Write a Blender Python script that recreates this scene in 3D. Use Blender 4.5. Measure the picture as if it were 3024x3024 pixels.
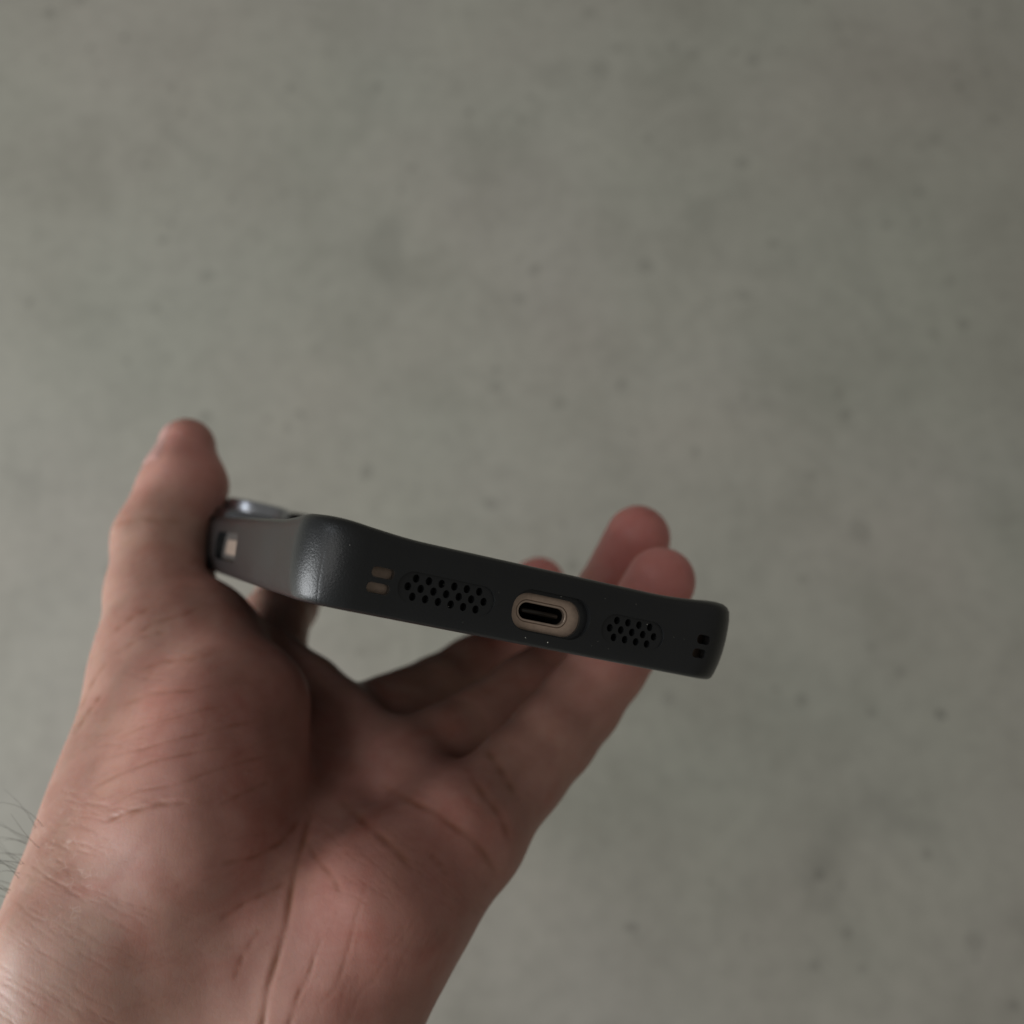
import bpy, bmesh, math, random
import numpy as np
from mathutils import Matrix, Vector

random.seed(7); rng = np.random.default_rng(7)
scene = bpy.context.scene
for o in list(bpy.data.objects): bpy.data.objects.remove(o)

# ------------------------------------------------------------------ camera
FPX, CPX = 3300.0, 1512.0            # focal length and centre, in photograph pixels
CAM_H, TILT = 0.50, math.radians(16)
cd = bpy.data.cameras.new('camera'); cam = bpy.data.objects.new('camera', cd)
scene.collection.objects.link(cam); scene.camera = cam
cam.location = (0, 0, CAM_H); cam.rotation_euler = (TILT, 0, 0)
cd.sensor_width = 36.0; cd.lens = 36.0*FPX/3024.0
cd.clip_start = 0.01; cd.clip_end = 60
cd.dof.use_dof = True; cd.dof.focus_distance = 0.184
cd.dof.aperture_fstop = (cd.lens)/3.2          # 3.2 mm wide pupil, as a phone lens has
CM = Matrix.Translation((0, 0, CAM_H)) @ Matrix.Rotation(TILT, 4, 'X')
CMn = np.array(CM)

# ------------------------------------------------------------------ world + light
w = bpy.data.worlds.new('World'); scene.world = w; w.use_nodes = True
bg = w.node_tree.nodes['Background']
bg.inputs[0].default_value = (1.0, 0.97, 0.90, 1); bg.inputs[1].default_value = 0.145

def area(name, loc, target, sx, sy, power, col):
    d = bpy.data.lights.new(name, 'AREA'); d.shape = 'RECTANGLE'; d.size = sx; d.size_y = sy
    d.energy = power; d.color = col
    o = bpy.data.objects.new(name, d); scene.collection.objects.link(o)
    o.location = loc
    o.rotation_euler = (Vector(target)-Vector(loc)).to_track_quat('-Z', 'Y').to_euler()
    return o
area('window_light', (-1.36, -0.36, 0.60), (-0.05, 0.05, 0.33), 0.68, 0.85, 22.0, (0.95, 0.98, 1.0))
area('high_window_light', (-0.72, -0.16, 1.48), (0.0, 0.05, 0.3), 0.75, 0.75, 2.5, (1.0, 0.98, 0.95))
area('glint_light', (-0.85, 0.62, 1.50), (-0.1, 0.15, 0.25), 0.35, 0.35, 1.6, (0.88, 0.94, 1.0))  # small lamp added for the glint on the camera bump

scene.view_settings.view_transform = 'Standard'; scene.view_settings.look = 'None'
scene.view_settings.exposure = 0.0; scene.view_settings.gamma = 1.0

# ------------------------------------------------------------------ helpers
def to_world(p):                      # view-frame millimetres (right, up, away) -> metres
    p = np.asarray(p, dtype=np.float64)
    q = np.stack([p[..., 0], p[..., 1], -p[..., 2], np.full(p.shape[:-1], 1000.0)], -1)/1000.0
    return (q @ CMn.T)[..., :3]
def PT(px, py, z): return np.array([(px-CPX)/FPX*z, -(py-CPX)/FPX*z, z])

def link(name, verts, faces, mat, parent=None, smooth=True, frame=None):
    me = bpy.data.meshes.new(name); me.from_pydata([tuple(map(float, v)) for v in verts], [], faces); me.update()
    if smooth:
        me.polygons.foreach_set('use_smooth', [True]*len(me.polygons))
    if mat: me.materials.append(mat)
    o = bpy.data.objects.new(name, me); scene.collection.objects.link(o)
    if parent: o.parent = parent
    return o
def tag(o, label, cat, group=None, kind=None):
    o['label'] = label
    if cat: o['category'] = cat
    if group: o['group'] = group
    if kind: o['kind'] = kind

class NT:
    def __init__(s, name):
        s.m = bpy.data.materials.new(name); s.m.use_nodes = True
        s.t = s.m.node_tree; s.n = s.t.nodes; s.b = s.n['Principled BSDF']
        s.tc = s.n.new('ShaderNodeTexCoord')
    def l(s, a, b): s.t.links.new(a, b)
    def noise(s, scale, detail=4, rough=.5, coord=None, dist=0):
        n = s.n.new('ShaderNodeTexNoise'); n.inputs['Scale'].default_value = scale
        n.inputs['Detail'].default_value = detail; n.inputs['Roughness'].default_value = rough
        n.inputs['Distortion'].default_value = dist
        s.l(coord or s.tc.outputs['Object'], n.inputs['Vector']); return n
    def ramp(s, fac, stops):
        r = s.n.new('ShaderNodeValToRGB'); e = r.color_ramp.elements
        while len(e) < len(stops): e.new(.5)
        for i, (p, c) in enumerate(stops):
            e[i].position = p; e[i].color = (*c, 1) if len(c) == 3 else c
        s.l(fac, r.inputs[0]); return r.outputs[0]
    def mix(s, fac, a, b, mode='MIX'):
        m = s.n.new('ShaderNodeMix'); m.data_type = 'RGBA'; m.blend_type = mode
        for sock, v in ((m.inputs[0], fac), (m.inputs[6], a), (m.inputs[7], b)):
            if hasattr(v, 'links'): s.l(v, sock)
            elif isinstance(v, (int, float)): sock.default_value = v
            else: sock.default_value = (*v, 1)
        return m.outputs[2]
    def math(s, op, a, b=0.0):
        m = s.n.new('ShaderNodeMath'); m.operation = op
        for sock, v in ((m.inputs[0], a), (m.inputs[1], b)):
            if hasattr(v, 'links'): s.l(v, sock)
            else: sock.default_value = v
        return m.outputs[0]
    def bump(s, h, strength, dist, prev=None):
        b = s.n.new('ShaderNodeBump'); b.inputs['Strength'].default_value = strength
        b.inputs['Distance'].default_value = dist; s.l(h, b.inputs['Height'])
        if prev: s.l(prev, b.inputs['Normal'])
        return b.outputs[0]
    def set(s, **k):
        for kk, v in k.items():
            sock = s.b.inputs[kk.replace('_', ' ')]
            if hasattr(v, 'links'): s.l(v, sock)
            else: sock.default_value = v if isinstance(v, (int, float)) else ((*v, 1) if len(v) == 3 and sock.type == 'RGBA' else v)
        return s

# ------------------------------------------------------------------ materials
def mat_concrete():
    t = NT('concrete')
    big = t.noise(4.5, 3, .5, dist=.4); mid = t.noise(17, 5, .55, dist=.3); fine = t.noise(120, 5, .6)
    hue = t.noise(6.0, 2, .5)
    c = t.ramp(big.outputs[0], [(.30, (.334, .322, .266)), (.5, (.374, .362, .305)), (.72, (.414, .402, .350))])
    c = t.mix(.32, c, t.ramp(hue.outputs[0], [(.35, (.350, .360, .300)), (.62, (.405, .363, .322))]))
    c = t.mix(.34, c, t.ramp(mid.outputs[0], [(.28, (.66, .66, .64)), (.5, (1, 1, 1)), (.75, (1.2, 1.2, 1.18))]), 'MULTIPLY')
    c = t.mix(.3, c, t.ramp(fine.outputs[0], [(.3, (.75, .75, .75)), (.5, (1, 1, 1)), (.7, (1.18, 1.18, 1.18))]), 'MULTIPLY')
    smg = t.noise(11, 3, .5, dist=1.2)
    c = t.mix(t.math('MULTIPLY', t.ramp(smg.outputs[0], [(.62, (0, 0, 0)), (.74, (1, 1, 1))]), .28), c, (.20, .195, .165))
    # small air-bubble pits, uneven in outline and depth
    wob = t.noise(90, 2, .5)
    va = t.n.new('ShaderNodeVectorMath'); va.operation = 'MULTIPLY_ADD'
    t.l(wob.outputs['Color'], va.inputs[0]); va.inputs[1].default_value = (.006,)*3; t.l(t.tc.outputs['Object'], va.inputs[2])
    hs = None
    for sc_, th, pk in ((15.0, .075, .45), (29.0, .105, .5), (66.0, .16, .45)):
        v = t.n.new('ShaderNodeTexVoronoi'); v.inputs['Scale'].default_value = sc_; t.l(va.outputs[0], v.inputs['Vector'])
        sep = t.n.new('ShaderNodeSeparateColor'); t.l(v.outputs['Color'], sep.inputs[0])
        pick = t.math('GREATER_THAN', sep.outputs[0], pk)
        rad = t.math('MULTIPLY_ADD', sep.outputs[1], th); t.n[-1].inputs[2].default_value = th*.35
        near = t.math('LESS_THAN', v.outputs['Distance'], rad)
        dep = t.math('MULTIPLY_ADD', sep.outputs[2], .7); t.n[-1].inputs[2].default_value = .3
        h = t.math('MULTIPLY', t.math('MULTIPLY', near, pick), dep)
        hs = h if hs is None else t.math('MAXIMUM', hs, h)
    c = t.mix(t.math('MULTIPLY', hs, .6), c, (.13, .125, .105))
    inv = t.math('SUBTRACT', 1.0, hs)
    n1 = t.bump(mid.outputs[0], .2, .003); n2 = t.bump(inv, .6, .002, n1)
    t.set(Base_Color=c, Roughness=t.ramp(mid.outputs[0], [(.3, (.40,)*3), (.7, (.60,)*3)]), Normal=n2)
    t.b.inputs['Specular IOR Level'].default_value = .45
    return t.m
def mat_case():
    t = NT('black_soft_plastic')
    g = t.noise(3400, 2, .5); sm = t.noise(60, 4, .6)
    t.set(Base_Color=t.ramp(sm.outputs[0], [(.3, (.0150, .0160, .0168)), (.7, (.0195, .0205, .0214))]),
          Roughness=t.ramp(sm.outputs[0], [(.3, (.27,)*3), (.7, (.34,)*3)]), Normal=t.bump(g.outputs[0], .5, .0001))
    t.b.inputs['Specular IOR Level'].default_value = .42
    return t.m
def mat_simple(name, col, rough, metal=0.0, grain=0.0, gs=900):
    t = NT(name); n = t.noise(gs, 3, .5)
    t.set(Base_Color=t.ramp(n.outputs[0], [(.3, tuple(.9*c for c in col)), (.7, tuple(1.08*c for c in col))]), Roughness=rough, Metallic=metal)
    if grain: t.set(Normal=t.bump(n.outputs[0], grain, .0001))
    return t.m
def mat_skin():
    t = NT('skin')
    at = t.n.new('ShaderNodeAttribute'); at.attribute_name = 'tone'
    dr = t.n.new('ShaderNodeAttribute'); dr.attribute_name = 'dry'
    blot = t.noise(75, 4, .6, dist=.6); fine = t.noise(1100, 3, .6); mid = t.noise(260, 4, .6); vein = t.noise(48, 2, .5, dist=1.0)
    c = t.mix(.6, at.outputs['Color'], t.ramp(blot.outputs[0], [(.3, (.90, .68, .64)), (.5, (1, 1, 1)), (.7, (1.08, 1.14, 1.1))]), 'MULTIPLY')
    c = t.mix(.4, c, t.ramp(mid.outputs[0], [(.3, (.88, .76, .73)), (.6, (1.08, 1.09, 1.08))]), 'MULTIPLY')
    c = t.mix(.5, c, t.ramp(vein.outputs[0], [(.36, (.86, .93, .90)), (.48, (1, 1, 1))]), 'MULTIPLY')
    # dry skin: fine pale flakes along a net of lines, on the wrist only
    vd = t.n.new('ShaderNodeTexVoronoi'); vd.feature = 'DISTANCE_TO_EDGE'; vd.inputs['Scale'].default_value = 560
    t.l(t.tc.outputs['Object'], vd.inputs['Vector'])
    ln = t.ramp(vd.outputs['Distance'], [(.02, (1, 1, 1)), (.09, (0, 0, 0))])
    pk = t.ramp(t.noise(420, 3, .6).outputs[0], [(.50, (0, 0, 0)), (.62, (1, 1, 1))])
    fl = t.math('MULTIPLY', t.math('MULTIPLY', ln, pk), dr.outputs['Fac'])
    c = t.mix(t.math('MULTIPLY', fl, .2), c, (.78, .64, .56))
    vo = t.n.new('ShaderNodeTexVoronoi'); vo.feature = 'DISTANCE_TO_EDGE'; vo.inputs['Scale'].default_value = 900
    mp = t.n.new('ShaderNodeMapping'); mp.inputs['Scale'].default_value = (1, .55, .8); mp.inputs['Rotation'].default_value = (0, 0, .5)
    t.l(t.tc.outputs['Object'], mp.inputs[0]); t.l(mp.outputs[0], vo.inputs['Vector'])
    vr = t.ramp(vo.outputs['Distance'], [(0, (0, 0, 0)), (.14, (1, 1, 1))])
    n1 = t.bump(vr, .10, .00008); n2 = t.bump(fine.outputs[0], .2, .00012, n1); n3 = t.bump(mid.outputs[0], .12, .0003, n2)
    t.set(Base_Color=c, Roughness=t.ramp(mid.outputs[0], [(.3, (.42,)*3), (.7, (.56,)*3)]), Normal=n3,
          Subsurface_Weight=.45, Subsurface_Radius=(1.0, .32, .16), Subsurface_Scale=.004)
    t.b.inputs['Specular IOR Level'].default_value = .42
    return t.m
M_CONC, M_CASE, M_SKIN = mat_concrete(), mat_case(), mat_skin()
M_TI = mat_simple('sand_titanium', (.60, .45, .35), .42, .35, .1, 1500)
M_TIB = mat_simple('bright_titanium_edge', (.58, .45, .36), .3, .6)
M_BTN = mat_simple('dull_titanium_button', (.40, .31, .25), .4, .4)
M_SURR = mat_simple('dark_button_surround', (.075, .066, .06), .45)
M_BLACK = mat_simple('black_port_plastic', (.008, .008, .008), .4)
M_TONGUE = mat_simple('port_tongue', (.035, .03, .025), .35, .2)
M_GLASS = mat_simple('black_glass', (.01, .011, .013), .06)
M_LENS = mat_simple('polished_lens_ring', (.30, .31, .34), .16, 1.0)
M_RING = mat_simple('glint_lens_ring', (.55, .57, .62), .3, 1.0)
M_NAIL = mat_simple('fingernail', (.58, .33, .29), .22)
M_DUST = mat_simple('dust', (.6, .57, .5), .8)
M_HAIR = mat_simple('dark_hair', (.03, .024, .02), .45)

# ------------------------------------------------------------------ floor
def build_floor():
    s = 14.0
    o = link('floor', [(-s, -s, 0), (s, -s, 0), (s, s, 0), (-s, s, 0)], [(0, 1, 2, 3)], M_CONC, smooth=False)
    tag(o, 'grey polished concrete floor with small air-bubble pits, far below the hand', None, kind='structure')
build_floor()

# ------------------------------------------------------------------ phone frame of reference
AX_L = np.array([-1372/FPX, -3/FPX, 1.0]); AX_L /= np.linalg.norm(AX_L)
_x0 = np.cross([0, 1, 0], AX_L); _x0 /= np.linalg.norm(_x0); _y0 = np.cross(AX_L, _x0)
ROLL = -0.219
AX_X = math.cos(ROLL)*_x0 + math.sin(ROLL)*_y0
AX_V = np.cross(AX_L, AX_X)
ORG = PT(1606, 1814, 185) - 1.7*AX_L
def phone_matrix():                   # local metres: x = width, y = along the phone, z = towards its back
    m = np.eye(4)
    R = CMn[:3, :3] @ np.diag([1, 1, -1])
    m[:3, 0] = R@AX_X; m[:3, 1] = R@AX_L; m[:3, 2] = R@AX_V
    m[:3, 3] = to_world(ORG)
    return Matrix(m.tolist())
PM = phone_matrix()
def phone_uvw(p):
    d = p-ORG; return np.stack([d@AX_X, d@AX_V, d@AX_L], -1)

def outline(hw, w0, w1, r, n=14, seam=False):
    """rounded rectangle, counter-clockwise seen from the back; returns (x, y, nx, ny, tagged)"""
    pts = []
    for cx, cy, a0 in ((hw-r, w0+r, -90), (hw-r, w1-r, 0), (-hw+r, w1-r, 90), (-hw+r, w0+r, 180)):
        al = [(a0+90*i/n, 0.0) for i in range(n+1)]
        if seam and a0 in (-90, 180):        # moulded parting line near the corner
            sa = 230.0 if a0 == 180 else -50.0
            al = [q for q in al if abs(q[0]-sa) > 2.4]+[(sa-1.9, 0), (sa-.9, .006), (sa, .032), (sa+.9, .006), (sa+1.9, 0)]
        for a_, g in sorted(al):
            a = math.radians(a_); pts.append((cx+(r-g)*math.cos(a), cy+(r-g)*math.sin(a), math.cos(a), math.sin(a)))
    # extra points along the straight runs
    out = []
    for i, p in enumerate(pts):
        q = pts[(i+1) % len(pts)]; out.append(p)
        d = math.hypot(q[0]-p[0], q[1]-p[1])
        if d > 6:
            k = int(d/2.0)
            for j in range(1, k):
                s = j/k; out.append((p[0]+(q[0]-p[0])*s, p[1]+(q[1]-p[1])*s, p[2], p[3]))
    return [(x+CX0, y, a, b) for x, y, a, b in out]
def sstep(a, b, x):
    t = min(1, max(0, (x-a)/(b-a))); return t*t*(3-2*t)

def loft(rings, cap=(True, True)):
    n = len(rings[0]); v = [p for r in rings for p in r]; f = []
    for k in range(len(rings)-1):
        for i in range(n):
            j = (i+1) % n; f.append((k*n+i, k*n+j, (k+1)*n+j, (k+1)*n+i))
    if cap[0]: f.append(tuple(range(n))[::-1])
    if cap[1]: f.append(tuple((len(rings)-1)*n+i for i in range(n)))
    return v, f
mmv = lambda vs: [(a/1000, b/1000, c/1000) for a, b, c in vs]

def pill(cx, cz, L, H, n=10, skew=0):
    r = H/2; pts = []
    for sx, a0 in ((1, -90), (-1, 90)):
        for i in range(n+1):
            a = math.radians(a0+180*i/n); pts.append((cx+sx*(L/2-r)+r*math.cos(a), cz+r*math.sin(a)))
    return pts
def rrect2(cx, cz, L, H, r, n=5):
    pts = []
    for sx, sz, a0 in ((1, -1, -90), (1, 1, 0), (-1, 1, 90), (-1, -1, 180)):
        for i in range(n+1):
            a = math.radians(a0+90*i/n); pts.append((cx+sx*(L/2-r)+r*math.cos(a), cz+sz*(H/2-r)+r*math.sin(a)))
    return pts
def prism_y(pts, y0, y1, grow=0.0):
    """closed prism along local y from an x/z outline"""
    n = len(pts); c = (sum(p[0] for p in pts)/n, sum(p[1] for p in pts)/n)
    v = [(x, y0, z) for x, z in pts] + [(x, y1, z) for x, z in pts]
    f = [tuple(range(n)), tuple(range(2*n-1, n-1, -1))]
    f += [(i, n+i, n+(i+1) % n, (i+1) % n) for i in range(n)]
    return v, f

HW, CX0 = 40.4, -1.2                # case half width; its middle lies a little left of the port
Z_TOP, Z_BOT = 7.3, -5.5
PH = HW-2.0                          # phone half width
C_L = 163.0
U_SPK_L, U_SPK_R = -17.9, 16.3
def dots(cx, n_mid):
    out = []
    p, rz = 2.17, 1.45
    for r_, n_ in ((1, n_mid-1), (0, n_mid), (-1, n_mid-1)):
        for i in range(n_):
            out.append((cx+(i-(n_-1)/2)*p, r_*rz))
    return out

def build_case():
    root = bpy.data.objects.new('phone_case', None); scene.collection.objects.link(root)
    root.matrix_world = PM
    tag(root, 'matte black plastic phone case with speaker dots and a charging cutout', 'phone case')
    base = outline(HW, 0, C_L, 9.5, 20, True)
    def corner(x, y):
        dx = sstep(21, 38.5, abs(x-CX0)); dy = sstep(8, 34, abs(y-C_L/2)-(C_L/2-37.9))
        return dx*dy
    # outer profile: (outward offset, height, uses corner lift)
    prof = [(-1.9, -4.1, 0), (-3.6, -4.25, 0), (-3.7, -4.9, 0), (-3.2, -5.45, 0), (-2.4, -5.62, 0), (-1.75, -5.45, 0), (-1.30, -5.0, 0), (-1.0, -4.2, 0),
            (-.55, -2.5, 0), (-.2, -.5, .1), (-.02, 1.6, .25), (0.0, 3.2, .5), (-.06, 4.8, .75), (-.32, 6.0, 1), (-.8, 6.75, 1), (-1.6, 7.2, 1),
            (-2.9, 7.35, 1), (-4.6, 7.35, .95), (-7.0, 7.1, .7), (-10.5, 6.9, .15), (-12.5, 6.9, 0)]
    inner = [(-14.0, 4.35, 0), (-3.2, 4.35, 0), (-2.2, 4.1, 0), (-1.95, 3.2, 0), (-1.95, -3.2, 0)]
    rings = []
    for k, (o, z, c) in enumerate(inner+prof):
        rings.append([(x+nx*o, y+ny*o, z+1.05*c*corner(x, y)) for x, y, nx, ny in base])
    v, f = loft(rings)
    me = bpy.data.meshes.new('case_shell'); me.from_pydata(mmv(v), [], f)
    bm = bmesh.new(); bm.from_mesh(me); bmesh.ops.recalc_face_normals(bm, faces=bm.faces); bm.to_mesh(me); bm.free()
    shell = bpy.data.objects.new('shell', me); scene.collection.objects.link(shell)
    # cutters
    cv, cf = [], []
    def add(vf):
        n = len(cv); cv.extend(vf[0]); cf.extend([tuple(n+i for i in q) for q in vf[1]])
    rec = []
    def addr(vf):
        n = len(rec_v); rec_v.extend(vf[0]); rec_f.extend([tuple(n+i for i in q) for q in vf[1]])
    rec_v, rec_f = [], []
    addr(prism_y(pill(U_SPK_L, 0, 16.6, 5.0, 12), -2, .55)); addr(prism_y(pill(U_SPK_R, 0, 12.2, 5.0, 12), -2, .55))
    for cx, nm in ((U_SPK_L, 7), (U_SPK_R, 5)):
        for x, z in dots(cx, nm):
            add(prism_y([(x+.57*math.cos(a*math.tau/14), z+.66*math.sin(a*math.tau/14)) for a in range(14)], -3, 4.0))
    for ux, sl in ((-29.0, 3.7), (30.2, 2.7)):
        for z in (1.25, -1.25):
            add(prism_y(rrect2(ux+.1*z, z, sl, 1.62, .65), -3, 4.5))
    addr(prism_y(rrect2(0.72, .15, 14.3, 7.0, 3.3, 10), -2, 1.35)); add(prism_y(rrect2(0.22, -.08, 12.7, 6.1, 2.95, 10), -3, 4.0))
    # slot in the left side wall (prism along x)
    pv, pf = prism_y(rrect2(80, .6, 30, 6.2, 2.4, 8), -48, -36)
    add(([(y, x, z) for x, y, z in pv], [q[::-1] for q in pf]))
    def cutter(vs, fs):
        m = bpy.data.meshes.new('cut'); m.from_pydata(mmv(vs), [], fs)
        b = bmesh.new(); b.from_mesh(m); bmesh.ops.recalc_face_normals(b, faces=b.faces); b.to_mesh(m); b.free()
        o = bpy.data.objects.new('cut', m); scene.collection.objects.link(o); return o
    cuts = [cutter(rec_v, rec_f), cutter(cv, cf)]
    for c in cuts:
        md = shell.modifiers.new('b', 'BOOLEAN'); md.operation = 'DIFFERENCE'; md.solver = 'EXACT'; md.object = c
    dg = bpy.context.evaluated_depsgraph_get()
    me2 = bpy.data.meshes.new_from_object(shell.evaluated_get(dg)); me2.name = 'shell'
    bpy.data.objects.remove(shell)
    for c in cuts: bpy.data.objects.remove(c)
    me2.materials.clear(); me2.materials.append(M_CASE)
    me2.set_sharp_from_angle(angle=math.radians(32))
    me2.polygons.foreach_set('use_smooth', [True]*len(me2.polygons))
    o = bpy.data.objects.new('shell', me2); scene.collection.objects.link(o); o.parent = root
    md = o.modifiers.new('bevel', 'BEVEL'); md.width = .00012; md.segments = 2; md.limit_method = 'ANGLE'; md.angle_limit = math.radians(50)
    # parting line moulded into the corner
    # raised guard round the cameras at the far end of the back
    gx, gy, gh = -21.0, 128.0, 19.0
    def sq(h, r): return [(gx+a, gy+b) for a, b in rrect2(0, 0, 2*h, 2*h, r, 8)]
    R = []
    for h, r, z in ((gh+1.2, 9.5, 6.6), (gh+.7, 9, 8.0), (gh+.3, 8.6, 9.3), (gh-.2, 8.2, 9.9), (gh-.8, 7.8, 10.0), (gh-1.3, 7.5, 9.5), (gh-1.7, 7.3, 6.4)):
        R.append([(x, y, z) for x, y in sq(h, r)])
    vv, ff = loft(R, (False, False))
    link('camera_guard', mmv(vv), ff, M_LENS, root)
    dv, df = [], []
    r_ = random.Random(3)
    spots = [(-3.0, -4.35), (1.1, -4.45)]+[(r_.uniform(-36, 36), r_.uniform(-4.2, 6.0)) for _ in range(16)]
    for k, (x, z) in enumerate(spots):
        rr = .11 if k < 2 else r_.uniform(.03, .06); n0 = len(dv); yb = -.02+.45*max(0, -z-2.0)/2.6+(.75*max(0, z-4.6)/2 if z > 4.6 else 0)
        dv += [(x-rr, yb, z), (x+rr, yb, z-rr*.3), (x, yb, z+rr*r_.uniform(.8, 1.8)), (x, yb-rr, z+rr*.2)]
        df += [(n0, n0+1, n0+3), (n0+1, n0+2, n0+3), (n0+2, n0, n0+3), (n0, n0+2, n0+1)]
    du = link('dust', mmv(dv), df, M_DUST, root, smooth=False); du['kind'] = 'stuff'
    return root
case = build_case()

def build_phone():
    root = bpy.data.objects.new('smartphone', None); scene.collection.objects.link(root); root.matrix_world = PM
    tag(root, 'sand coloured metal smartphone seen end-on inside the black case', 'smartphone')
    y0, y1 = 2.5, 161.0
    base = outline(PH, y0, y1, 10.5, 12)
    prof = [(-2.0, -4.05), (-.9, -3.95), (-.3, -3.55), (0, -2.8), (0, 2.8), (-.3, 3.55), (-.9, 3.95), (-2.0, 4.1)]
    v, f = loft([[(x+nx*o, y+ny*o, z) for x, y, nx, ny in base] for o, z in prof])
    # frame with the port cut into it
    me = bpy.data.meshes.new('frame'); me.from_pydata(mmv(v), [], f)
    bm = bmesh.new(); bm.from_mesh(me); bmesh.ops.recalc_face_normals(bm, faces=bm.faces); bm.to_mesh(me); bm.free()
    fr = bpy.data.objects.new('f', me); scene.collection.objects.link(fr)
    pv, pf = prism_y(pill(0, 0, 9.5, 3.75, 14), -3, 9); m = bpy.data.meshes.new('c'); m.from_pydata(mmv(pv), [], pf)
    b = bmesh.new(); b.from_mesh(m); bmesh.ops.recalc_face_normals(b, faces=b.faces); b.to_mesh(m); b.free()
    c = bpy.data.objects.new('c', m); scene.collection.objects.link(c)
    md = fr.modifiers.new('b', 'BOOLEAN'); md.operation = 'DIFFERENCE'; md.solver = 'EXACT'; md.object = c
    dg = bpy.context.evaluated_depsgraph_get(); me2 = bpy.data.meshes.new_from_object(fr.evaluated_get(dg)); me2.name = 'frame'
    bpy.data.objects.remove(fr); bpy.data.objects.remove(c)
    me2.materials.clear(); me2.materials.append(M_TI); me2.set_sharp_from_angle(angle=math.radians(35))
    me2.polygons.foreach_set('use_smooth', [True]*len(me2.polygons))
    o = bpy.data.objects.new('frame', me2); scene.collection.objects.link(o); o.parent = root
    # port: metal shell ring, dark cavity, tongue
    port = bpy.data.objects.new('charging_port', None); scene.collection.objects.link(port); port.parent = root
    def ring(name, specs, mat, par, closed_end=False):
        R = [[(x, y, z) for x, z in pill(0, 0, L_, H_, 14)] for L_, H_, y in specs]
        vv, ff = loft(R, (False, closed_end)); return link(name, mmv(vv), ff, mat, par)
    ring('port_rim', [(9.5, 3.75, 2.85), (9.32, 3.57, 2.55), (9.2, 3.45, 2.5), (8.65, 2.9, 2.5), (8.5, 2.75, 2.6), (8.45, 2.7, 3.5)], M_TIB, port)
    ring('port_cavity', [(8.45, 2.7, 3.4), (8.4, 2.66, 8.0)], M_BLACK, port, True)
    tv, tf = prism_y(rrect2(0, 0, 6.6, .72, .3), 3.3, 8.1); link('port_tongue', mmv(tv), tf, M_TONGUE, port)
    for cx, nm in ((U_SPK_L, 7), (U_SPK_R, 5)):  # dark plates stand in for the shade inside the speaker dots
        pv, pf = prism_y(pill(cx, 0, 2.17*nm+1.2, 5.0, 10), 2.44, 2.7); link('speaker_shade_plate', mmv(pv), pf, M_BLACK, root, smooth=False)
    # side button in the slot of the case, in its dark surround
    pv, pf = prism_y(rrect2(80, .6, 33, 6.9, 2.4, 8), CX0-PH-.04, CX0-PH+.3)
    link('button_surround', mmv([(y, x, z) for x, y, z in pv]), [q[::-1] for q in pf], M_SURR, root, smooth=False)
    pv, pf = prism_y(rrect2(80, .6, 18, 3.2, 1.5, 8), CX0-PH-.3, CX0-PH+.3)
    link('side_button', mmv([(y, x, z) for x, y, z in pv]), [q[::-1] for q in pf], M_BTN, root, smooth=False)
    # display glass on the under side
    v, f = loft([[(x+nx*o, y+ny*o, z) for x, y, nx, ny in base] for o, z in ((-2.1, -4.0), (-2.1, -4.12), (-2.6, -4.22))])
    link('display', mmv(v), f, M_GLASS, root)
    # camera block
    gx, gy = -21.0, 128.0
    R = []
    for h, r, z in ((17.2, 7.0, 5.0), (17.2, 7.0, 9.0), (16.8, 6.8, 9.4), (16.0, 6.4, 9.5)):
        R.append([(gx+a, gy+b_, z) for a, b_ in rrect2(0, 0, 2*h, 2*h, r, 8)])
    vv, ff = loft(R, (False, True)); blk = link('camera_block', mmv(vv), ff, M_GLASS, root)
    for k_, (lx, ly) in enumerate(((-8.6, -8.4), (-8.6, 8.6), (8.2, 0))):
        def circ(rad, z): return [(gx+lx+rad*math.cos(a*math.tau/40), gy+ly+rad*math.sin(a*math.tau/40), z) for a in range(40)]
        vv, ff = loft([circ(8.0, 9.6), circ(8.0, 12.3), circ(7.6, 12.9), circ(7.0, 13.0), circ(6.6, 12.6)], (False, False))
        ln = link('lens_ring', mmv(vv), ff, M_RING if k_ == 0 else M_GLASS, root)  # only the near ring is bright metal, to carry the glint
        vv, ff = loft([circ(6.7, 12.5), circ(6.6, 12.62)], (False, True)); link('lens_glass', mmv(vv), ff, M_GLASS, ln)
    return root
phone = build_phone()

# ------------------------------------------------------------------ hand: implicit surface
def seg(p, a, b, ra, rb):
    ba = b-a; h = np.clip(((p-a)@ba)/(ba@ba), 0, 1)
    return np.linalg.norm(p-a-h[:, None]*ba, axis=1)-(ra+(rb-ra)*h)
def ell(p, c, axes, r):
    q = (p-c)@axes.T; k0 = np.linalg.norm(q/r, axis=1); k1 = np.linalg.norm(q/(np.array(r)**2), axis=1)+1e-9
    return k0*(k0-1)/k1
def smin(a, b, k):
    h = np.maximum(k-np.abs(a-b), 0)/k; return np.minimum(a, b)-h*h*h*k/6
def J(*rows): return [(PT(a, b, c), r) for a, b, c, r in rows]
def basis_along(d, ref):
    d = d/np.linalg.norm(d); n = np.cross(d, ref); n /= np.linalg.norm(n); return np.array([d, n, np.cross(d, n)])

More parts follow.
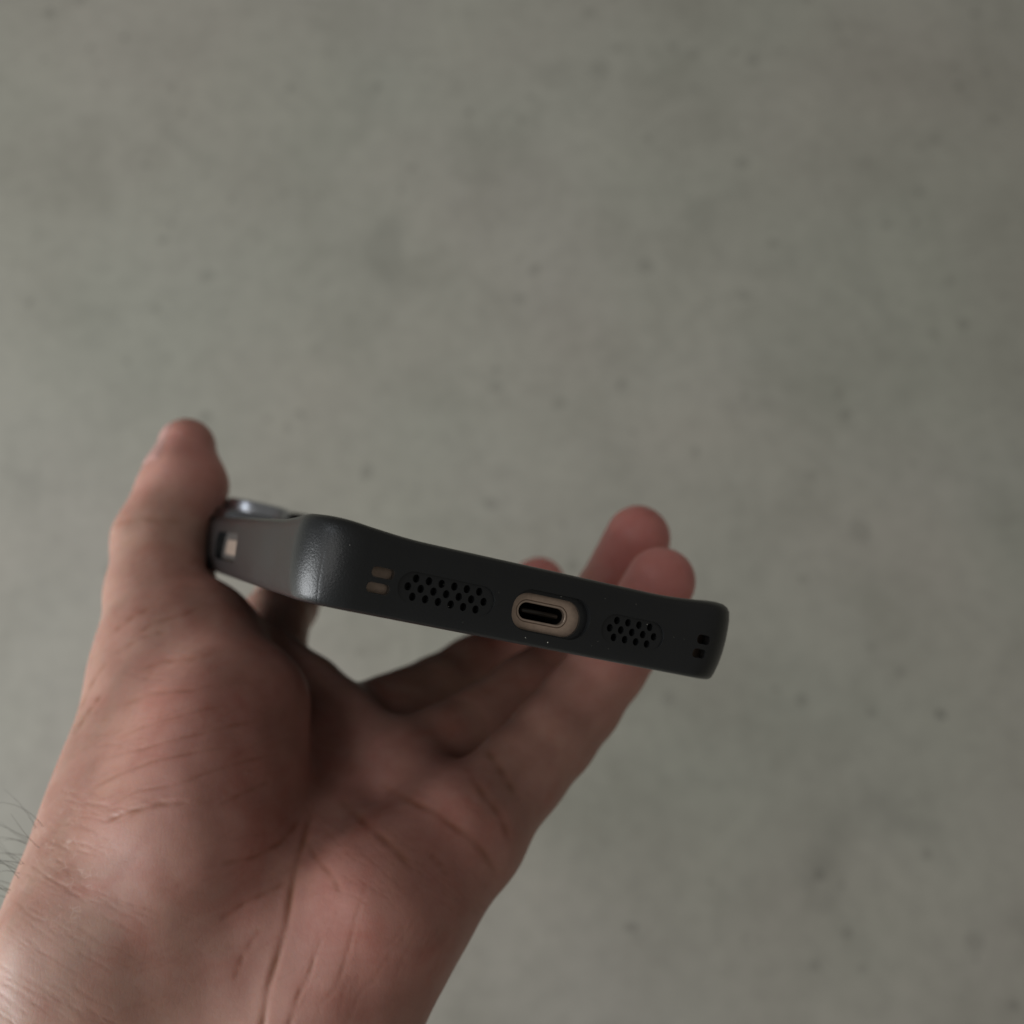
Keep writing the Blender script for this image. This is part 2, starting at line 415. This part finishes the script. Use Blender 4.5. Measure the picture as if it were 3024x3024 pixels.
FINGERS = dict(
    index=J((770, 2020, 272, 10.8), (808, 1842, 302, 9.4), (868, 1745, 336, 8.8), (925, 1680, 354, 8.0), (960, 1650, 358, 7.4)),
    middle=J((985, 2185, 262, 11.0), (1290, 2052, 284, 9.5), (1480, 1935, 302, 9.0), (1600, 1810, 312, 8.3), (1590, 1727, 310, 7.8)),
    ring=J((1170, 2300, 248, 11.5), (1420, 2150, 262, 9.8), (1665, 1975, 275, 9.2), (1800, 1760, 279, 8.5), (1884, 1590, 272, 8.0)),
    pinky=J((1366, 2458, 229, 11.8), (1530, 2288, 240, 9.9), (1712, 2085, 250, 9.0), (1860, 1880, 255, 8.2), (1948, 1718, 252, 7.9)),
)
THUMB = J((500, 1950, 250, 15.6), (478, 1760, 264, 12.6), (476, 1600, 274, 11.4), (538, 1430, 281, 10.2), (552, 1318, 285, 7.2))
META = [J((300, 2960, 224, 16), (775, 2020, 268, 11.0)), J((420, 3020, 222, 16), (985, 2175, 260, 11.3)),
        J((560, 3080, 218, 16), (1170, 2305, 247, 11.5)), J((760, 3160, 213, 16), (1366, 2458, 229, 11.8))]
THENAR = J((270, 2790, 214, 18.0), (505, 1990, 248, 15.6))
TH_E = (PT(605, 2330, 223), PT(500, 2800, 212), PT(665, 2000, 240))
HYPO = J((925, 3060, 212, 18.5), (1112, 2690, 217, 16.5), (1310, 2490, 228, 12.5))
ARM = [J((250, 2960, 214, 20), (-420, 3900, 205, 25), (-1000, 4900, 205, 30)), J((760, 3220, 218, 20), (150, 4200, 212, 24), (-400, 5200, 210, 29))]

def hand_sdf(p, fine=False):
    d = None
    for m in META:
        q = seg(p, m[0][0], m[1][0], m[0][1], m[1][1]); d = q if d is None else smin(d, q, 9)
    for a in ARM:
        for i in range(len(a)-1):
            d = smin(d, seg(p, a[i][0], a[i+1][0], a[i][1], a[i+1][1]), 16)
    for i in range(2):
        d = smin(d, seg(p, HYPO[i][0], HYPO[i+1][0], HYPO[i][1], HYPO[i+1][1]), 9)
    t = seg(p, THENAR[0][0], THENAR[1][0], THENAR[0][1], THENAR[1][1])
    ax = basis_along(TH_E[2]-TH_E[1], np.array([0, 0, 1.0]))
    t = smin(t, ell(p, TH_E[0], ax, (30, 17.6, 19.5)), 14)
    d = smin(d, t, 8)
    for a, b, ra, rb in ((PT(330, 2960, 214), PT(560, 2520, 217), 19, 17), (PT(640, 3080, 214), PT(800, 2720, 218), 18, 13.5),
                         (PT(850, 2560, 226), PT(960, 2880, 217), 11, 14.5), (PT(925, 2240, 250), PT(955, 2480, 234), 10.5, 12.5), (PT(450, 2900, 214), PT(760, 2760, 216), 16, 13)):
        d = smin(d, seg(p, a, b, ra, rb), 12)
    th = None
    for i in range(len(THUMB)-1):
        q = seg(p, THUMB[i][0], THUMB[i+1][0], THUMB[i][1], THUMB[i+1][1]); th = q if th is None else smin(th, q, 4)
    th = smin(th, np.linalg.norm(p-PT(585, 1440, 280), axis=1)-6.6, 5)
    d = smin(d, th, 12)
    # web between thumb and index
    d = smin(d, seg(p, PT(600, 1870, 256), PT(770, 1995, 266), 10.5, 10.2), 8)
    d = smin(d, seg(p, PT(590, 1900, 252), PT(735, 2080, 234), 13, 11.5), 8); d = smin(d, seg(p, PT(735, 2080, 234), PT(735, 2260, 226), 11.5, 10.5), 8)
    KN = [PT(775, 2000, 266), PT(885, 2072, 262), PT(985, 2165, 257), PT(1175, 2305, 246), PT(1360, 2450, 229)]
    for i in range(4): d = smin(d, seg(p, KN[i], KN[i+1], 10.8, 10.8), 6)
    fg = None
    for nm, ch in FINGERS.items():
        c = None
        for i in range(len(ch)-1):
            q = seg(p, ch[i][0], ch[i+1][0], ch[i][1], ch[i+1][1]); c = q if c is None else smin(c, q, 3)
        # knuckle and pad fullness
        for i in (1, 2):
            m_ = (ch[i][0]*.45+ch[i+1][0]*.55); c = smin(c, np.linalg.norm(p-m_, axis=1)-ch[i+1][1]*1.03, 3)
        fg = c if fg is None else smin(fg, c, 1.6)
    return smin(d, fg, 5.5)

def surface_nets(f, lo, hi, h):
    n = np.ceil((hi-lo)/h).astype(int)+1
    co = 4; nc = (n//co)+2
    gx = [lo[i]+h*co*np.arange(nc[i]) for i in range(3)]
    pc = np.stack(np.meshgrid(*gx, indexing='ij'), -1).reshape(-1, 3)
    dc = f(pc).reshape(nc)
    full = np.repeat(np.repeat(np.repeat(dc, co, 0), co, 1), co, 2)[:n[0], :n[1], :n[2]].astype(np.float32)
    near = np.abs(full) < h*co*2.2
    idx = np.argwhere(near)
    full[near] = f(lo+idx*h)
    g = full; s = g < 0
    # cells with sign change
    cs = np.zeros(tuple(n-1), np.int8)
    for dx in (0, 1):
        for dy in (0, 1):
            for dz in (0, 1):
                cs += s[dx:n[0]-1+dx, dy:n[1]-1+dy, dz:n[2]-1+dz]
    act = (cs > 0) & (cs < 8)
    cell = np.argwhere(act); vid = -np.ones(tuple(n-1), np.int64); vid[act] = np.arange(len(cell))
    acc = np.zeros((len(cell), 3)); cnt = np.zeros(len(cell))
    corners = [(0, 0, 0), (1, 0, 0), (0, 1, 0), (1, 1, 0), (0, 0, 1), (1, 0, 1), (0, 1, 1), (1, 1, 1)]
    val = [g[tuple((cell+c).T)] for c in corners]
    for a in range(8):
        for b in range(a+1, 8):
            df = [abs(corners[a][k]-corners[b][k]) for k in range(3)]
            if sum(df) != 1: continue
            m = (val[a] < 0) != (val[b] < 0)
            t = val[a][m]/(val[a][m]-val[b][m])
            ca = np.array(corners[a], float); cb = np.array(corners[b], float)
            acc[m] += ca+t[:, None]*(cb-ca); cnt[m] += 1
    v = lo+h*(cell+acc/cnt[:, None])
    faces = []
    for ax in range(3):
        o1, o2 = (ax+1) % 3, (ax+2) % 3
        sl0 = [slice(None)]*3; sl1 = [slice(None)]*3
        sl0[ax] = slice(0, n[ax]-1); sl1[ax] = slice(1, n[ax])
        e = np.argwhere(s[tuple(sl0)] != s[tuple(sl1)])
        ok = (e[:, o1] > 0) & (e[:, o2] > 0) & (e[:, o1] < n[o1]-1) & (e[:, o2] < n[o2]-1); e = e[ok]
        u1 = np.zeros(3, int); u1[o1] = 1; u2 = np.zeros(3, int); u2[o2] = 1
        q = np.stack([vid[tuple((e-u1-u2).T)], vid[tuple((e-u2).T)], vid[tuple(e.T)], vid[tuple((e-u1).T)]], 1)
        flip = ~s[tuple(e.T)]
        q[flip] = q[flip][:, ::-1]; faces.append(q)
    return v, np.concatenate(faces)

def grad(f, p, e=.4):
    g = np.stack([f(p+np.eye(3)[i]*e)-f(p-np.eye(3)[i]*e) for i in range(3)], 1)
    return g/(np.linalg.norm(g, axis=1)[:, None]+1e-9)

def polydist(q, line):
    """distance (pixels) from points q to a polyline, and parameter 0..1 along it"""
    line = np.array(line, float); best = np.full(len(q), 1e9); par = np.zeros(len(q))
    sl = np.linalg.norm(np.diff(line, axis=0), axis=1); cum = np.concatenate([[0], np.cumsum(sl)]); tot = cum[-1]
    for i in range(len(line)-1):
        a, b = line[i], line[i+1]; ba = b-a
        h = np.clip(((q-a)@ba)/(ba@ba), 0, 1); dd = np.linalg.norm(q-a-h[:, None]*ba, axis=1)
        m = dd < best; best[m] = dd[m]; par[m] = (cum[i]+h[m]*sl[i])/tot
    return best, par

# palm creases: photograph pixels along the palm, depth mm, half width px
CREASES = [
    ([(935, 2370), (907, 2448), (876, 2552), (860, 2640), (847, 2733), (822, 2821), (793, 2914), (778, 3024), (770, 3100)], .30, 10),
    ([(900, 2470), (930, 2530), (985, 2590), (1010, 2650)], .1, 9),
    ([(950, 2760), (943, 2785), (917, 2862), (881, 2940), (855, 3024), (840, 3080)], .13, 8),
    ([(1062, 2660), (1057, 2692), (1036, 2774), (1018, 2847), (990, 2919), (933, 2976)], .07, 8),
    ([(1120, 2315), (1140, 2329), (1218, 2366), (1295, 2407), (1373, 2464), (1425, 2510), (1456, 2557), (1475, 2600)], .17, 11),
    ([(1000, 2355), (1021, 2376), (1093, 2443), (1155, 2495), (1197, 2541), (1215, 2580)], .16, 12),
    ([(1259, 2510), (1306, 2557), (1326, 2598)], .08, 10),
    ([(1391, 2290), (1435, 2353), (1468, 2394), (1492, 2438), (1510, 2492)], .17, 11),
    ([(1430, 2200), (1448, 2226), (1484, 2278), (1512, 2324), (1538, 2366)], .16, 12),
    ([(303, 2242), (386, 2217), (490, 2188), (614, 2160), (730, 2135), (790, 2118)], .08, 6),
    ([(316, 2197), (407, 2147), (510, 2118), (614, 2093), (690, 2080)], .07, 6),
    ([(262, 2337), (345, 2288), (448, 2246), (593, 2217), (676, 2205)], .09, 6),
    ([(303, 2387), (407, 2333), (531, 2313), (655, 2267), (780, 2234), (842, 2226)], .08, 6),
    ([(647, 2379), (738, 2333), (800, 2304)], .1, 7),
    ([(350, 2090), (448, 2044), (573, 2036), (640, 2020)], .08, 7),
    ([(407, 1981), (490, 1952), (573, 1944), (640, 1925)], .08, 7),
    ([(324, 1874), (360, 1845), (407, 1812), (465, 1787)], .1, 7),
    ([(386, 1886), (457, 1837), (552, 1816), (614, 1783)], .09, 6),
    ([(340, 1930), (420, 1880), (500, 1862)], .08, 6),
    ([(647, 2552), (751, 2531), (828, 2490), (872, 2440), (890, 2410)], .16, 8),
    ([(647, 2718), (725, 2666), (800, 2630), (850, 2605)], .13, 8),
    ([(690, 2900), (720, 2820), (770, 2740)], .08, 9),
    ([(300, 2430), (380, 2395), (470, 2372), (560, 2368)], .2, 8),
    ([(290, 1560), (350, 1545), (420, 1530), (560, 1545)], .08, 10),
    ([(200, 2150), (240, 2080), (275, 2010), (320, 1950)], .18, 6),
    ([(215, 2170), (262, 2100), (310, 2040)], .18, 6),
]
def palm_lines():
    """fine net of lines on the palm; each is a short wandering stroke"""
    out = []
    for x0, x1, y0, y1, sl, n_, v in ((250, 850, 1900, 2420, -.35, 70, 0), (420, 840, 2420, 3000, -.45, 50, 0),
                                      (880, 1300, 2600, 3020, -2.2, 46, 1), (950, 1450, 2380, 2700, .75, 50, 0), (350, 640, 1620, 1900, -.5, 26, 0)):
        for _ in range(n_):
            x = rng.uniform(x0, x1); y = rng.uniform(y0, y1); a = math.atan(sl+rng.normal()*.22)
            if v: a = math.pi/2+.42+rng.normal()*.16
            L_ = rng.uniform(45, 190); pts = []
            for k in range(6):
                q = (k/5-.5)*L_; pts.append((x+q*math.cos(a)+rng.normal()*2.2, y+q*math.sin(a)+rng.normal()*2.2-(q/L_)**2*14))
            out.append((pts, rng.uniform(.012, .04), rng.uniform(3, 6)))
    return out
def wrist_lines():
    out = []
    for i in range(130):
        t = rng.random()
        y = 2330+t*760
        xl = np.interp(y, [2300, 2528, 2688, 2800, 3100], [150, 82, -5, -70, -200])
        x = xl+rng.random()*(130 if y < 2600 else 330)
        sl = np.interp(y, [2330, 2500, 2700, 3100], [.25, .42, .58, .72])+rng.normal()*.12
        L_ = rng.uniform(50, 190)*(1 if y < 2600 else 1.35)
        pts = []; 
        for k in range(6):
            s = k/5; pts.append((x+L_*s, y+L_*s*sl+rng.normal()*2.5+14*math.sin(s*3)*(rng.random()-.3)))
        out.append((pts, rng.uniform(.018, .05), rng.uniform(3, 5)))
    return out

def build_hand():
    lo = np.array([-262., -245., 150.]); hi = np.array([62., 42., 380.])
    v, f = surface_nets(hand_sdf, lo, hi, 1.25)
    for _ in range(2):
        d = hand_sdf(v); v = v-grad(hand_sdf, v)*d[:, None]*.9
    me = bpy.data.meshes.new('hand0'); me.from_pydata(v.tolist(), [], f.tolist())
    tmp = bpy.data.objects.new('tmp', me); scene.collection.objects.link(tmp)
    md = tmp.modifiers.new('s', 'SUBSURF'); md.levels = 2
    dg = bpy.context.evaluated_depsgraph_get(); me2 = bpy.data.meshes.new_from_object(tmp.evaluated_get(dg))
    bpy.data.objects.remove(tmp)
    n = len(me2.vertices); co = np.empty(n*3); me2.vertices.foreach_get('co', co); co = co.reshape(-1, 3)
    nr = np.empty(n*3); me2.vertices.foreach_get('normal', nr); nr = nr.reshape(-1, 3)
    if (np.einsum('ij,ij->i', nr[::97], grad(hand_sdf, co[::97]))).mean() < 0:
        me2.flip_normals(); nr = -nr
    # pixel position of every vertex, facing ratio
    pix = np.stack([CPX+FPX*co[:, 0]/co[:, 2], CPX-FPX*co[:, 1]/co[:, 2]], 1)
    vd = -co/np.linalg.norm(co, axis=1)[:, None]
    face = np.einsum('ij,ij->i', nr, vd)
    front = np.clip((face+.05)/.2, 0, 1)
    disp = np.zeros(n); dark = np.zeros(n)
    for line, dep, wd in CREASES+wrist_lines()+palm_lines():
        l = np.array(line); bb = (pix[:, 0] > l[:, 0].min()-80) & (pix[:, 0] < l[:, 0].max()+80) & (pix[:, 1] > l[:, 1].min()-80) & (pix[:, 1] < l[:, 1].max()+80) & (front > 0)
        ii = np.where(bb)[0]
        if not len(ii): continue
        dd, pa = polydist(pix[ii], line)
        env = np.clip(np.minimum(pa, 1-pa)*6, 0.0, 1)**.7 if len(line) < 8 else np.clip(pa*6, 0, 1)*np.clip((1-pa)*12, 0, 1)
        env = env*(.72+.28*np.sin(pa*23+l[0, 0]))
        g = np.exp(-(dd/wd)**2)*env*front[ii]
        lip = np.exp(-((dd-2.3*wd)/(1.3*wd))**2)*env*front[ii]
        disp[ii] += -dep*g+.08*dep*lip
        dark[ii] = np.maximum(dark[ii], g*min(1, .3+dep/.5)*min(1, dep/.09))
    # soft lumps so the flesh is not a perfect blend
    def lump(sc, seed):
        r = np.random.default_rng(seed); a = np.zeros(n)
        for _ in range(7):
            k = r.normal(size=3); k /= np.linalg.norm(k); a += np.sin((co@k)*sc*r.uniform(.7, 1.4)+r.uniform(0, 6.28))
        return a/7
    disp += .45*lump(.22, 1)+.16*lump(.6, 2)
    co2 = co+nr*disp[:, None]
    # press the flesh flat where it meets the case
    u = phone_uvw(co2); m = (np.abs(u[:, 0]-CX0) < HW-.1) & (u[:, 1] < 7.2) & (u[:, 1] > -5.6) & (u[:, 2] > 8) & (u[:, 2] < C_L)
    pen_side = HW-.05-np.abs(u[:, 0]-CX0); pen_bot = u[:, 1]+5.65
    sd = m & (pen_side < pen_bot); bt = m & ~sd
    co2[sd] += (np.sign(u[sd, 0]-CX0)*pen_side[sd])[:, None]*AX_X
    co2[bt] -= pen_bot[bt][:, None]*AX_V
    print('pressed', sd.sum(), bt.sum(), 'max', pen_side[sd].max() if sd.any() else 0, pen_bot[bt].max() if bt.any() else 0)
    # pigment: tan forearm, pinker palm, redder finger ends; crease brown also paints their shade
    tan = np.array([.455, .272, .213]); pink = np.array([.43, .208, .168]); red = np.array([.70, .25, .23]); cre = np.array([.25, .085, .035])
    def blob(c, r): return np.exp(-(np.linalg.norm(co-c, axis=1)/r)**2)
    palm = np.clip(blob(PT(1150, 2500, 225), 48)+.8*blob(PT(700, 2150, 220), 30)+.5*blob(PT(560, 1800, 255), 18), 0, 1)
    tips = np.zeros(n)
    for ch in FINGERS.values(): tips = np.maximum(tips, blob(ch[-1][0], 20)); palm = np.maximum(palm, .7*blob(ch[2][0], 24))
    tips = np.maximum(tips, .8*blob(PT(575, 1390, 284), 14))
    col = tan+(pink-tan)*palm[:, None]; col = col+(red-col)*(.9*np.clip(tips, 0, 1))[:, None]
    rd = np.clip(.9*blob(PT(720, 2140, 222), 9)+.8*blob(PT(570, 1765, 252), 10)+.5*blob(PT(1150, 2800, 200), 20), 0, 1)
    col = col+(np.array([.46, .16, .13])-col)*(.5*rd)[:, None]
    col = col*(1+.07*lump(.35, 5))[:, None]
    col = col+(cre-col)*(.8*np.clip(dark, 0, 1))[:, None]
    dry = np.clip(1.3*np.exp(-((pix[:, 0]-190)/110)**2-((pix[:, 1]-2560)/190)**2), 0, 1)*(front > 0)
    wpos = to_world(co2)
    org = to_world(PT(500, 2700, 215)); wpos = wpos-org
    me2.vertices.foreach_set('co', wpos.ravel()); me2.name = 'hand'
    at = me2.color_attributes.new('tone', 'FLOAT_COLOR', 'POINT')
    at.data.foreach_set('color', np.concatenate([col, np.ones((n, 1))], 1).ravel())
    da = me2.attributes.new('dry', 'FLOAT', 'POINT'); da.data.foreach_set('value', dry.astype(np.float32))
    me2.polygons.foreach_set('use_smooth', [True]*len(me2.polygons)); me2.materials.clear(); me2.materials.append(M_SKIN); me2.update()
    if np.linalg.det(CMn[:3, :3] @ np.diag([1, 1, -1])) < 0: me2.flip_normals()
    o = bpy.data.objects.new('hand', me2); scene.collection.objects.link(o); o.location = org
    tag(o, 'bare left hand, palm up, thumb and fingers gripping the black phone case', 'hand')
    print('hand verts', n)
    # hair on the back of the wrist
    hv, hf = [], []
    roots = []
    k = 0
    while len(roots) < 28 and k < 4000:
        k += 1
        y = 2400+360*rng.random()**.7; xl = np.interp(y, [2300, 2378, 2455, 2528, 2592, 2655, 2688, 2760], [155, 129, 104, 85, 57, 26, 0, -45])
        p = PT(xl+rng.uniform(-4, 4), y, 212+rng.uniform(-4, 12))[None]
        for _ in range(6): p = p-grad(hand_sdf, p)*hand_sdf(p)[:, None]
        roots.append((p[0], grad(hand_sdf, p)[0]))
    for p, nn in roots:
        Lh = rng.uniform(4.5, 12); up = np.array([-.15, .75, .1])+rng.normal(size=3)*.35
        d = nn*1.0+up*.45+rng.normal(size=3)*.2; d /= np.linalg.norm(d); pos = p-d*.3
        bend = (up*rng.uniform(-.35, .9)+np.array([-.4, -.5, 0])*rng.uniform(0, .8)); st = Lh/12; prev = None
        for i in range(13):
            r = .05*(1-.7*i/12)
            s = np.cross(d, [0, 0, 1.0]); s /= np.linalg.norm(s)+1e-9; t = np.cross(d, s); b0 = len(hv)
            for a in range(4): hv.append(pos+r*(s*math.cos(a*math.pi/2)+t*math.sin(a*math.pi/2)))
            if prev is not None:
                for a in range(4): hf.append((prev+a, prev+(a+1) % 4, b0+(a+1) % 4, b0+a))
            prev = b0; pos = pos+d*st; d = d+bend*.2; d /= np.linalg.norm(d)
    hw_ = to_world(np.array(hv))-org
    h = link('wrist_hair', hw_, hf, M_HAIR, o); h['kind'] = 'stuff'
    # thumb nail: curved plate following the outer side of the thumb tip
    a, b = PT(534, 1420, 281), PT(553, 1300, 285.5)
    ax = (b-a); nl = np.linalg.norm(ax); ax /= nl
    out = np.array([-.80, .45, .02]); out -= ax*(out@ax); out /= np.linalg.norm(out); side = np.cross(ax, out)
    nv, nf = [], []; NU, NVv = 21, 21; rows = []
    for i in range(NU):
        for j in range(NVv):
            s_ = i/(NU-1); q = (j/(NVv-1)-.5)*2; ph = q*math.radians(58)
            sx = (s_*1.0+.10)*(1-.10*q*q)+.05*q*q
            rows.append((a+ax*nl*min(sx, 1.0), out*math.cos(ph)+side*math.sin(ph)+ax*max(0, sx-.75)*1.1, s_, q))
    p0 = np.array([r[0] for r in rows]); dv = np.array([r[1] for r in rows]); dv /= np.linalg.norm(dv, axis=1)[:, None]
    tt = np.full(len(p0), 7.0)
    for _ in range(14): tt = tt-.7*hand_sdf(p0+dv*tt[:, None])
    for k, (_, _, s_, q) in enumerate(rows):
        e = min(1.0, 5*(1-abs(q)), 5*s_+.0); nv.append(p0[k]+dv[k]*(tt[k]-.22+.31*e**.7+.1*max(0, s_-.8)/.2))
    for i in range(NU-1):
        for j in range(NVv-1):
            k = i*NVv+j; nf.append((k, k+1, k+NVv+1, k+NVv))
    nm = link('thumb_nail', to_world(np.array(nv))-org, nf, M_NAIL, o)
    return o
hand = build_hand()
